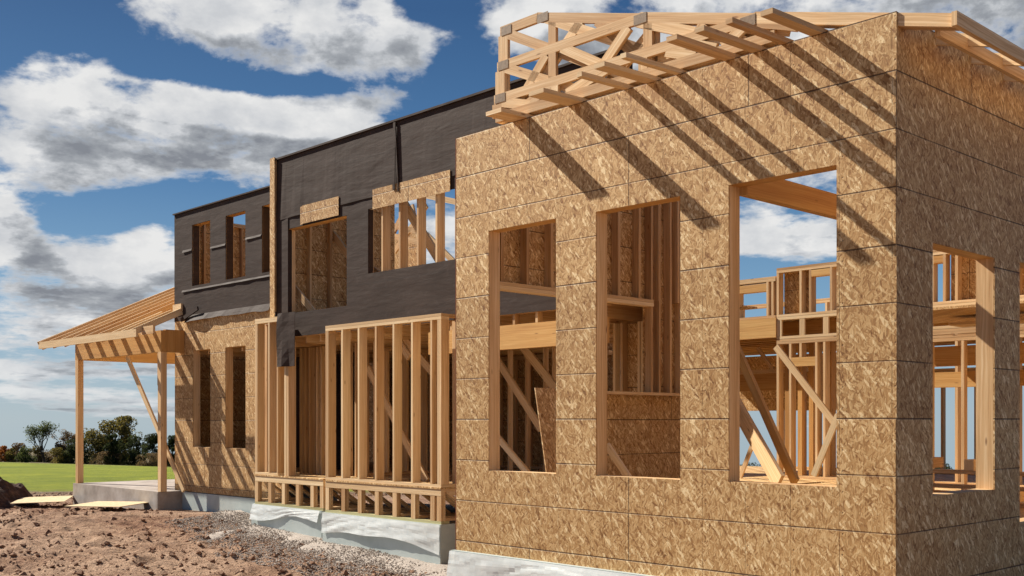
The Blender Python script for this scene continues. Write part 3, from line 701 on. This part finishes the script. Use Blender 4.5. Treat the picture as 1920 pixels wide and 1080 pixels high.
bx('ceiling_joist', rear, GLU, -9.2, sm, VB+1.6, VB+1.66, zr1-.75, zr1-.45)
# props in the front room seen through the third window
def prop(x1, y1, v1, x2, y2, v2, wdt, t, label, mat=PINE):
    m = MB(); m.board(W(pv(x1, y1, v1)[0], v1, pv(x1, y1, v1)[1]), W(pv(x2, y2, v2)[0], v2, max(FL+.03, pv(x2, y2, v2)[1])), wdt, t)
    return tag(m.build('timber_brace', mat), label, 'timber brace', 'slanting timber braces inside the frame')
prop(1380, 650, 3.4, 1492, 905, 2.8, .12, .038, 'upper of the two broad planks slanting down behind the lower left of the tallest window', GLU)
prop(1366, 735, 3.1, 1462, 905, 2.6, .20, .04, 'lower, wider plank slanting down behind the lower left corner of the tallest window', PINE)
prop(1455, 650, 7.3, 1570, 800, 7.3, .10, .038, 'thin brace falling to the right across the studs behind the tallest window', PALE)
prop(1572, 778, 6.4, 1526, 892, 6.4, .09, .038, 'sunlit brace rising to the right at the lower right of the tallest window', PALE)
prop(1388, 895, 6.9, 1418, 815, 6.9, .06, .038, 'short brace rising to the right low behind the left jamb of the tallest window', PINE)
prop(930, 585, 3.4, 1055, 745, 3.4, .12, .038, 'long brace crossing the upper opening seen through the smallest front window', PALE)
prop(920, 655, 2.9, 1015, 805, 2.9, .10, .038, 'brace crossing the middle of the smallest front window and ending behind a leaning board', PALE)
prop(925, 810, 2.5, 1000, 900, 2.5, .08, .038, 'short brace at the bottom of the smallest front window', PALE)
prop(1138, 835, 1.6, 1185, 905, 1.6, .07, .038, 'short brace at the lower left of the second front window', PALE)
# leaning loose sheet behind window one
m = MB(); P0 = W(pv(1002, 727, 1.1)[0], 1.1, pv(1002, 727, 1.1)[1]); P1 = W(pv(1024, 890, .95)[0], .95, pv(1024, 890, .95)[1])
m.prism(P1, P0-P1, VY*.9, SX*.012); tag(m.build('loose_board', OSBL), 'loose strand board sheet leaning behind the smallest front window', 'board')
# boxed lumber frame low in the side window
lw = empty('lumber_stack', W(-1.6, 4.4, FL), 'low stack of framed lumber boxes seen at the bottom of the side window', 'lumber stack')
for k, (z, v) in enumerate(((FL+.0, 4.2), (FL+.16, 4.3), (FL+.32, 4.25))):
    bx('plank', lw, PALE if k % 2 else PINE, -2.6, -.75, v, v+.14, z, z+.04); bx('plank', lw, PINE, -2.6+.3*k, -2.5+.3*k, v, v+.6, z+.041, z+.155); bx('plank', lw, PALE, -1.0-.2*k, -.9-.2*k, v, v+.5, z+.041, z+.155)
# inner stud wall beyond the side window
iw = empty('stud_wall', W(-1.3, 5.8, FL), 'open stud wall standing inside beyond the side window', 'stud wall')
framing(iw, 's', -2.9, -.25, FL, 2.6, 5.72, 5.81, [], PINE, .4064)
bx('beam', iw, GLU, -3.0, -.2, 6.3, 6.4, 2.25, 2.5); bx('beam', iw, GLU, -3.0, -.2, 6.9, 7.0, 2.0, 2.2); bx('beam', iw, PALE, -2.6, -.2, 6.5, 6.9, 2.78, 2.82); bx('ceiling_deck', iw, OSBL, -3.4, -.16, 5.62, 7.4, 2.90, 2.93)
# ================================================================== GROUND
KN = [(0, -.55), (10, -.50), (14.2, -.37), (16.1, -.27), (17.6, -.19), (19, -.07), (20.5, -.11), (23.5, -.24), (30, -.42), (45, -.85), (110, -2.6), (160, -4.2), (3000, -80)]
def g0(x, y):
    for (a, A), (b2, B) in zip(KN, KN[1:]):
        if y <= b2: z = A+(B-A)*max(0, (y-a))/(b2-a); break
    else: z = KN[-1][1]
    if y > 30: z -= max(0, min(1, (y-30)/80))*(x+y*.45)*.028
    return z
def gd(x, y):
    z = g0(x, y); k = max(0, min(1, (34-y)/6))
    if k <= 0: return z
    # distance from the building front keeps the walls clean
    p = Vector((x, y, 0)) - C0; v = p.dot(VY)
    kk = k*max(.15, min(1, (2.0-v)/1.2))
    n = noise.fractal(Vector((x*.5, y*.35, 0)), 1, 2, 3)*.05 + abs(noise.fractal(Vector((x*2.0, y*2.1, 4)), 1, 2, 4))*.085 + noise.noise(Vector((x*7, y*7, 1)))*.028 + noise.noise(Vector((x*1.2, y*6, 2)))*.03 + max(0, noise.noise(Vector((x*3.4, y*3.0, 7)))-.2)*.12
    # wheel ruts parallel to the picture near the viewer
    return z + kk*(n-.05)
def grid(x0, x1, y0, y1, nx, ny, fz, ypow=1.0):
    vs = []; fs = []
    for j in range(ny+1):
        y = y0+(y1-y0)*(j/ny)**ypow
        for i in range(nx+1):
            x = x0+(x1-x0)*i/nx; vs.append((x, y, fz(x, y)))
    for j in range(ny):
        for i in range(nx):
            a = j*(nx+1)+i; fs.append((a, a+1, a+nx+2, a+nx+1))
    return vs, fs
def gmesh(name, vs, fs, mat, smooth=True):
    me = bpy.data.meshes.new(name); me.from_pydata(vs, [], fs); me.materials.append(mat)
    if smooth: me.shade_smooth()
    o = bpy.data.objects.new(name, me); col.objects.link(o); return o
def mat_dirt():
    m, k, b = newmat('dirt'); g_ = k.new('ShaderNodeNewGeometry'); P = g_.outputs['Position']
    x_, y_, z_ = k.xyz(P)
    n1 = k.noise(P, .45, 5, .6); n2 = k.noise(P, 7., 7, .72); n3 = k.noise(P, 30., 3, .6)
    str_ = k.noise(k.vm('MULTIPLY', P, (.5, 3.5, 1)), 1.3, 5, .65)
    t = k.m('ADD', k.m('ADD', k.m('MULTIPLY', n2, .5), k.m('MULTIPLY', str_, .3)), k.m('MULTIPLY', n3, .2))
    c = k.ramp(t, [(.34, (.07, .030, .016)), (.44, (.18, .088, .050)), (.53, (.33, .19, .115)), (.64, (.50, .335, .215))])
    dry = k.mr(k.m('ADD', n1, k.mr(y_, 24., 14., 0., .12)), .45, .66)
    c = k.mix(k.m('MULTIPLY', dry, .5), c, (.52, .36, .245, 1))
    # field grass beyond
    gn = k.noise(k.vm('MULTIPLY', P, (1, .35, 1)), .35, 7, .72); gn2 = k.noise(P, 3.5, 5, .7)
    gt = k.m('ADD', k.m('MULTIPLY', gn, .6), k.m('MULTIPLY', gn2, .4))
    gr = k.ramp(gt, [(.36, (.10, .13, .004)), (.5, (.19, .22, .006)), (.62, (.30, .31, .012))])
    scrub = k.mr(k.m('ADD', y_, k.m('MULTIPLY', k.m('SUBTRACT', gn, .5), 30)), 103., 114.)
    gr = k.mix(scrub, gr, (.15, .12, .065, 1))
    edge = k.mr(k.m('ADD', y_, k.m('MULTIPLY', k.m('SUBTRACT', k.noise(P, .8, 5, .7), .5), 9)), 29.5, 32.5)
    brown = k.mr(y_, 26., 31.)
    c = k.mix(k.m('MULTIPLY', brown, .6), c, (.13, .095, .06, 1))
    c = k.mix(edge, c, gr)
    k.l.new(c, b.inputs['Base Color']); b.inputs['Roughness'].default_value = .95
    bump(k, b, k.m('ADD', k.m('ADD', n2, str_), k.m('MULTIPLY', n3, .5)), 1., .09); return m
DIRT = mat_dirt()
v1, f1 = grid(-13, 5, 5.5, 34, 300, 400, gd)
v2, f2 = [], []
def add(v, f):
    b0 = len(v1); v1.extend(v); f1.extend([tuple(i+b0 for i in q) for q in f])
add(*grid(-1400, 1400, 34, 3000, 120, 90, gd, 3.0)); add(*grid(-200, -13, -60, 34, 30, 60, gd)); add(*grid(5, 200, -60, 34, 30, 60, gd)); add(*grid(-13, 5, -60, 5.5, 20, 20, gd))
tag(gmesh('ground', v1, f1, DIRT), kind='structure')
# soil mound, clods, gravel
def lump(cx, cy, rx, ry, h, seed, res=70):
    def f(x, y):
        d = math.hypot((x-cx)/rx, (y-cy)/ry); b0 = max(0, 1-d*d)
        n = noise.fractal(Vector((x*1.6, y*1.6, seed)), 1, 2, 5)
        return g0(x, y)-.12 + h*(b0**.8)*(1+.35*n) + .10*n*min(1, b0*4)
    return grid(cx-rx*1.1, cx+rx*1.1, cy-ry*1.1, cy+ry*1.1, res, res, f)
mv, mf = lump(-12.1, 22.6, 2.2, 2.0, .98, 3)
mo = gmesh('soil_mound', mv, mf, DARKSOIL, False); tag(mo, 'dark heap of dug soil at the left edge of the site', 'soil heap')
def blobs_mesh(name, pts, mat, label, jit=.35, flat=.7):
    vs = []; fs = []
    base = [(1, 0, 0), (-1, 0, 0), (0, 1, 0), (0, -1, 0), (0, 0, 1), (0, 0, -1)]
    tri = [(0, 2, 4), (2, 1, 4), (1, 3, 4), (3, 0, 4), (2, 0, 5), (1, 2, 5), (3, 1, 5), (0, 3, 5)]
    for (x, y, z, r) in pts:
        rot = Matrix.Rotation(random.uniform(0, 6.3), 3, 'Z') @ Matrix.Rotation(random.uniform(0, 1), 3, 'X'); b0 = len(vs)
        for q in base:
            p = rot @ Vector(q); p *= r*random.uniform(1-jit, 1+jit); p.z *= flat; vs.append((x+p.x, y+p.y, z+p.z))
        fs += [tuple(i+b0 for i in t) for t in tri]
    return tag(gmesh(name, vs, fs, mat, False), label, kind='stuff')
pts = []
while len(pts) < 12000:
    y = 9+21*random.random()**1.1; x = random.uniform(-13, 2)
    p = Vector((x, y, 0))-C0
    if p.dot(VY) > 1.9 and p.dot(SX) > -19: continue
    if noise.noise(Vector((x*.5, y*.6, 0))) + random.uniform(-.5, .5) < -.05: continue
    r = .009+.055*random.random()**5
    pts.append((x, y, gd(x, y)+r*.25, r))
blobs_mesh('dirt_clods', pts, simple('clod_soil', [(.3, (.11, .055, .032)), (.5, (.25, .14, .085)), (.7, (.42, .27, .175))], 9., .95, .8, .02), 'crumbled clods of reddish brown soil')
pts = []
GR = simple('gravel_stone', [(.3, (.20, .165, .135)), (.5, (.36, .31, .265)), (.7, (.52, .465, .41))], 45., .9, .3, .003)
tries = 0
while len(pts) < 17000 and tries < 200000:
    tries += 1
    s = random.uniform(-13.6, -4.2); v = 2.3-random.random()**1.4*1.9
    lim = (1.95 if s > sA else 2.08 if s > sC else 2.5)
    if v > lim-.02: continue
    wd_ = .55+.5*noise.noise(Vector((s*.5, 1, 0)))+(.55 if s < -7.2 else .2)+(.5 if -10.5 < s < -8 else 0)
    if lim-v > wd_*(1+.3*random.random()): continue
    q = W(s, v, 0); r = random.uniform(.008, .017)
    hump = .09*max(0, 1-abs((lim-v)-.25)/.6)*(1+noise.noise(Vector((s, v, 3))))
    pts.append((q.x, q.y, gd(q.x, q.y)+hump*random.random()+.006, r))
blobs_mesh('gravel', pts, GR, 'grey gravel spilled along the foundation')
def gravelbed():
    def f(s, v): 
        lim = (1.95 if s > sA else 2.08 if s > sC else 2.5); q = W(s, v, 0)
        return g0(q.x, q.y) + .055*(1+.8*noise.noise(Vector((s*2, v*2, 3)))) + .02*noise.noise(Vector((s*9, v*9, 3))) - .16*max(0, (lim-v)/(.75+.35*noise.noise(Vector((s*.7, 0, 0))))-.35)
    vs = []; fs = []; nx, ny = 120, 24
    for j in range(ny+1):
        for i in range(nx+1):
            s = -13.6+9.2*i/nx; v = .7+1.75*j/ny; q = W(s, v, 0); vs.append((q.x, q.y, f(s, v)))
    for j in range(ny):
        for i in range(nx): a = j*(nx+1)+i; fs.append((a, a+1, a+nx+2, a+nx+1))
    return tag(gmesh('gravel_bed', vs, fs, GR), 'grey gravel bank beside the foundation', kind='stuff')
gravelbed()
# sheets on the ground
def sheet(x, y, wx, wy, rot, label):
    m = MB(); z = g0(x, y)+.07; c = math.cos(rot); s = math.sin(rot)
    m.prism(Vector((x, y, z)), Vector((c*wx, s*wx, .02)), Vector((-s*wy, c*wy, .03)), Vector((0, 0, .012)))
    tag(m.build('board_sheet', SHEET), label, 'board', 'pale board sheets lying on the dirt')
SHEET = simple('pale_sheet', [(.3, (.50, .36, .19)), (.5, (.62, .48, .28)), (.7, (.72, .60, .40))], 14., .7, .2, .003)
sheet(-9.95, 21.6, 1.0, 1.35, .25, 'smaller pale board sheet lying on the dirt beside the dark soil heap')
sheet(-8.3, 20.2, 1.25, .9, -.35, 'larger pale board sheet lying on the dirt in front of the porch slab')
# ================================================================== TREES
def leafmat(name, cols):
    m, k, b = newmat(name); g_ = k.new('ShaderNodeNewGeometry')
    n1 = k.noise(g_.outputs['Position'], .9, 4, .7); r_ = k.new('ShaderNodeTexWhiteNoise', noise_dimensions='3D', inp={'Vector': k.vm('SNAP', g_.outputs['Position'], (.3, .3, .3))})
    t = k.m('ADD', k.m('MULTIPLY', n1, .6), k.m('MULTIPLY', r_.outputs['Value'], .4))
    k.l.new(k.ramp(t, [(.25, cols[0]), (.5, cols[1]), (.75, cols[2])]), b.inputs['Base Color']); b.inputs['Roughness'].default_value = .8
    tr = k.new('ShaderNodeBsdfTranslucent'); cs = b.inputs['Base Color'].links[0].from_socket; k.l.new(k.mix(1., cs, (1.5, 1.5, 1.2, 1), 'MULTIPLY'), tr.inputs[0])
    ms_ = k.new('ShaderNodeMixShader'); ms_.inputs[0].default_value = .45; k.l.new(b.outputs[0], ms_.inputs[1]); k.l.new(tr.outputs[0], ms_.inputs[2]); k.l.new(ms_.outputs[0], k.n['Material Output'].inputs[0]); return m
L_GREEN = leafmat('green_leaves', ((.030, .042, .016), (.065, .080, .028), (.13, .14, .05)))
L_DARK = leafmat('dark_leaves', ((.014, .019, .009), (.032, .040, .017), (.065, .072, .028)))
L_OLIVE = leafmat('olive_leaves', ((.050, .046, .014), (.11, .090, .026), (.19, .145, .045)))
L_RUST = leafmat('rust_leaves', ((.12, .045, .014), (.25, .085, .022), (.36, .14, .035)))
L_BROWN = leafmat('brown_leaves', ((.055, .036, .020), (.11, .072, .038), (.19, .125, .065)))
def tree(x, ytop, ybase, wpx, Y, mat, label, cat='tree', dens=1.0, clumps=16, name='tree', low=.25, sparse=False, group='trees along the far edge of the field'):
    X_ = (x-CX)/FPX*Y; zb = g0(X_, Y)-.1
    ztp = CAMZ+(HOR-ytop)*Y/FPX; H = ztp-zb; Wd = wpx/FPX*Y/2
    root = empty(name, (X_, Y, zb), label, cat, group)
    rnd = random.Random(int(x*7+ytop))
    # limbs
    vs = []; fs = []
    def limb(p, q, r0, r1):
        d = (q-p); a = d.orthogonal().normalized(); b2 = d.normalized().cross(a); b0 = len(vs)
        for (c_, r) in ((p, r0), (q, r1)):
            for k in range(6): t = k*math.pi/3; vs.append(tuple(c_+(a*math.cos(t)+b2*math.sin(t))*r))
        for k in range(6): k2 = (k+1) % 6; fs.append((b0+k, b0+k2, b0+6+k2, b0+6+k))
    cen = []
    base = Vector((0, 0, 0)); r = H*.018
    if sparse:
        def grow(p, d, L, r, n):
            q = p+d*L; limb(p, q, r, r*.62)
            if n == 0: cen.append((q, .30)); return
            if n < 3: cen.append((q, .22))
            for _ in range(rnd.choice((2, 3, 3))):
                nd = (d+Vector((rnd.uniform(-.62, .62), rnd.uniform(-.6, .6), rnd.uniform(-.12, .35)))).normalized(); grow(q, nd, L*rnd.uniform(.62, .85), r*.6, n-1)
        for _ in range(3): grow(base, Vector((rnd.uniform(-.38, .38), rnd.uniform(-.2, .2), 1)).normalized(), H*.30, r*1.2, 4)
    else:
        th = base+Vector((0, 0, H*(low+.15))); limb(base, th, r*1.6, r)
        for i in range(clumps):
            t = rnd.random(); zz = H*(low+(1-low)*t*.93); ww = Wd*math.sqrt(max(.05, 1-((t-.42)/.62)**2))*.82
            an = rnd.uniform(0, 6.28); rr = math.sqrt(rnd.random())*ww
            q = Vector((math.cos(an)*rr, math.sin(an)*rr*.7, zz)); cen.append((q, rnd.uniform(.20, .36)*Wd)); limb(th*.8, q, r*.5, r*.12)
    me = bpy.data.meshes.new('trunk'); me.from_pydata(vs, [], fs); me.materials.append(BARK); to = bpy.data.objects.new('trunk', me); col.objects.link(to); to.parent = root
    lv = []; lf = []
    per = int((46 if sparse else 150)*dens)
    for (c_, cr) in cen:
        cr = cr if not sparse else H*.07
        for _ in range(per if not sparse else 9):
            while True:
                o_ = Vector((rnd.uniform(-1, 1), rnd.uniform(-1, 1), rnd.uniform(-1, 1)))
                if .1 < o_.length < 1: break
            o_ = o_.normalized()*(o_.length**.5)
            p = c_+Vector((o_.x*cr*1.15, o_.y*cr, o_.z*cr*.85)); sz = (rnd.uniform(.07, .16) if not sparse else rnd.uniform(.05, .11))*(H/7)**.5
            if p.z > H*1.02 or p.z < .05: continue
            nrm = Vector((rnd.uniform(-1, 1), rnd.uniform(-1, 1), rnd.uniform(-.6, 1))).normalized(); a = nrm.orthogonal().normalized(); b2 = nrm.cross(a); b0 = len(lv)
            lv += [tuple(p+a*sz), tuple(p+b2*sz*.7), tuple(p-a*sz), tuple(p-b2*sz*.7)]; lf.append((b0, b0+1, b0+2, b0+3))
    me = bpy.data.meshes.new('crown'); me.from_pydata(lv, [], lf); me.materials.append(mat); co = bpy.data.objects.new('crown', me); col.objects.link(co); co.parent = root
    return root
tree(84, 789, 866, 80, 118, L_GREEN, 'sparse thin-leaved tree standing alone left of the left porch post', sparse=True)
tree(128, 806, 868, 26, 122, L_BROWN, 'small bare tree just left of the left porch post', sparse=True)
tree(222, 777, 872, 84, 122, L_OLIVE, 'tallest rounded olive-brown tree between the two porch posts', clumps=46, low=.1)
tree(178, 804, 872, 70, 116, L_OLIVE, 'yellowish tree just right of the left porch post', clumps=30, low=.05)
tree(213, 812, 876, 44, 112, L_DARK, 'dark tree in front of the tallest rounded tree', clumps=26, low=0)
tree(150, 822, 874, 60, 114, L_DARK, 'low dark tree behind the left porch post', clumps=26, low=0)
tree(252, 818, 880, 52, 112, L_DARK, 'dark green tree right of the tallest rounded tree', clumps=26, low=0)
tree(291, 812, 884, 54, 110, L_DARK, 'dark bushy tree left of the right porch post', clumps=30, low=0)
tree(322, 816, 888, 44, 110, L_DARK, 'dark bushy tree between the right porch post and the house wing', clumps=26, low=0)
tree(116, 826, 868, 50, 118, L_BROWN, 'low brown thicket tree left of the left porch post', clumps=24, low=0)
tree(282, 850, 888, 60, 107, L_BROWN, 'low grey-brown thicket in front of the dark trees', 'thicket', clumps=22, low=0, name='thicket')
for i, (x, yt, wp, mt, lb) in enumerate(((8, 836, 34, L_RUST, 'rust-orange bush at the far left edge of the field'), (34, 831, 44, L_BROWN, 'brown bush beside the rust-orange one'), (62, 836, 46, L_OLIVE, 'olive brown bush under the sparse tree'), (90, 843, 50, L_BROWN, 'low brown bush at the foot of the sparse tree'))):
    tree(x, yt, 868, wp, 120, mt, lb, 'bush', clumps=22, low=0, name='bush', group='bushes along the far edge of the field')
for i, (x, yt, wp, mt, lb) in enumerate(((-8, 838, 40, L_RUST, 'rust bush half cut by the left edge of the picture'), (20, 840, 30, L_OLIVE, 'small olive bush between the rust-orange and the brown bush'), (48, 838, 40, L_GREEN, 'green bush between the brown and the olive bush'), (112, 840, 44, L_OLIVE, 'olive bush just left of the left porch post'), (134, 836, 40, L_DARK, 'dark bush right against the left porch post'), (200, 846, 60, L_BROWN, 'brown scrub bush in front of the dark trees'), (240, 852, 50, L_OLIVE, 'olive scrub bush in front of the dark trees'), (310, 856, 40, L_OLIVE, 'olive scrub bush just right of the right porch post'))):
    tree(x, yt, 870+max(0, x-100)*.08, wp, 112, mt, lb, 'bush', clumps=20, low=0, name='bush', group='bushes along the far edge of the field')
tree(-60, 828, 868, 120, 124, L_BROWN, 'broad bush row beyond the left edge of the picture', 'bush', clumps=30, low=0, name='bush', group='bushes along the far edge of the field')
for i, x in enumerate((1400, 1440, 1548, 1768)):
    tree(x, 868, 884, 60, 118, L_DARK, ('far dark bush seen low through the left side of the tallest window', 'far dark bush low behind the planks in the tallest window', 'far dark bush seen low through the right side of the tallest window', 'far dark bush seen low through the side window')[i], 'bush', clumps=18, low=0, name='bush', group='bushes beyond the building')
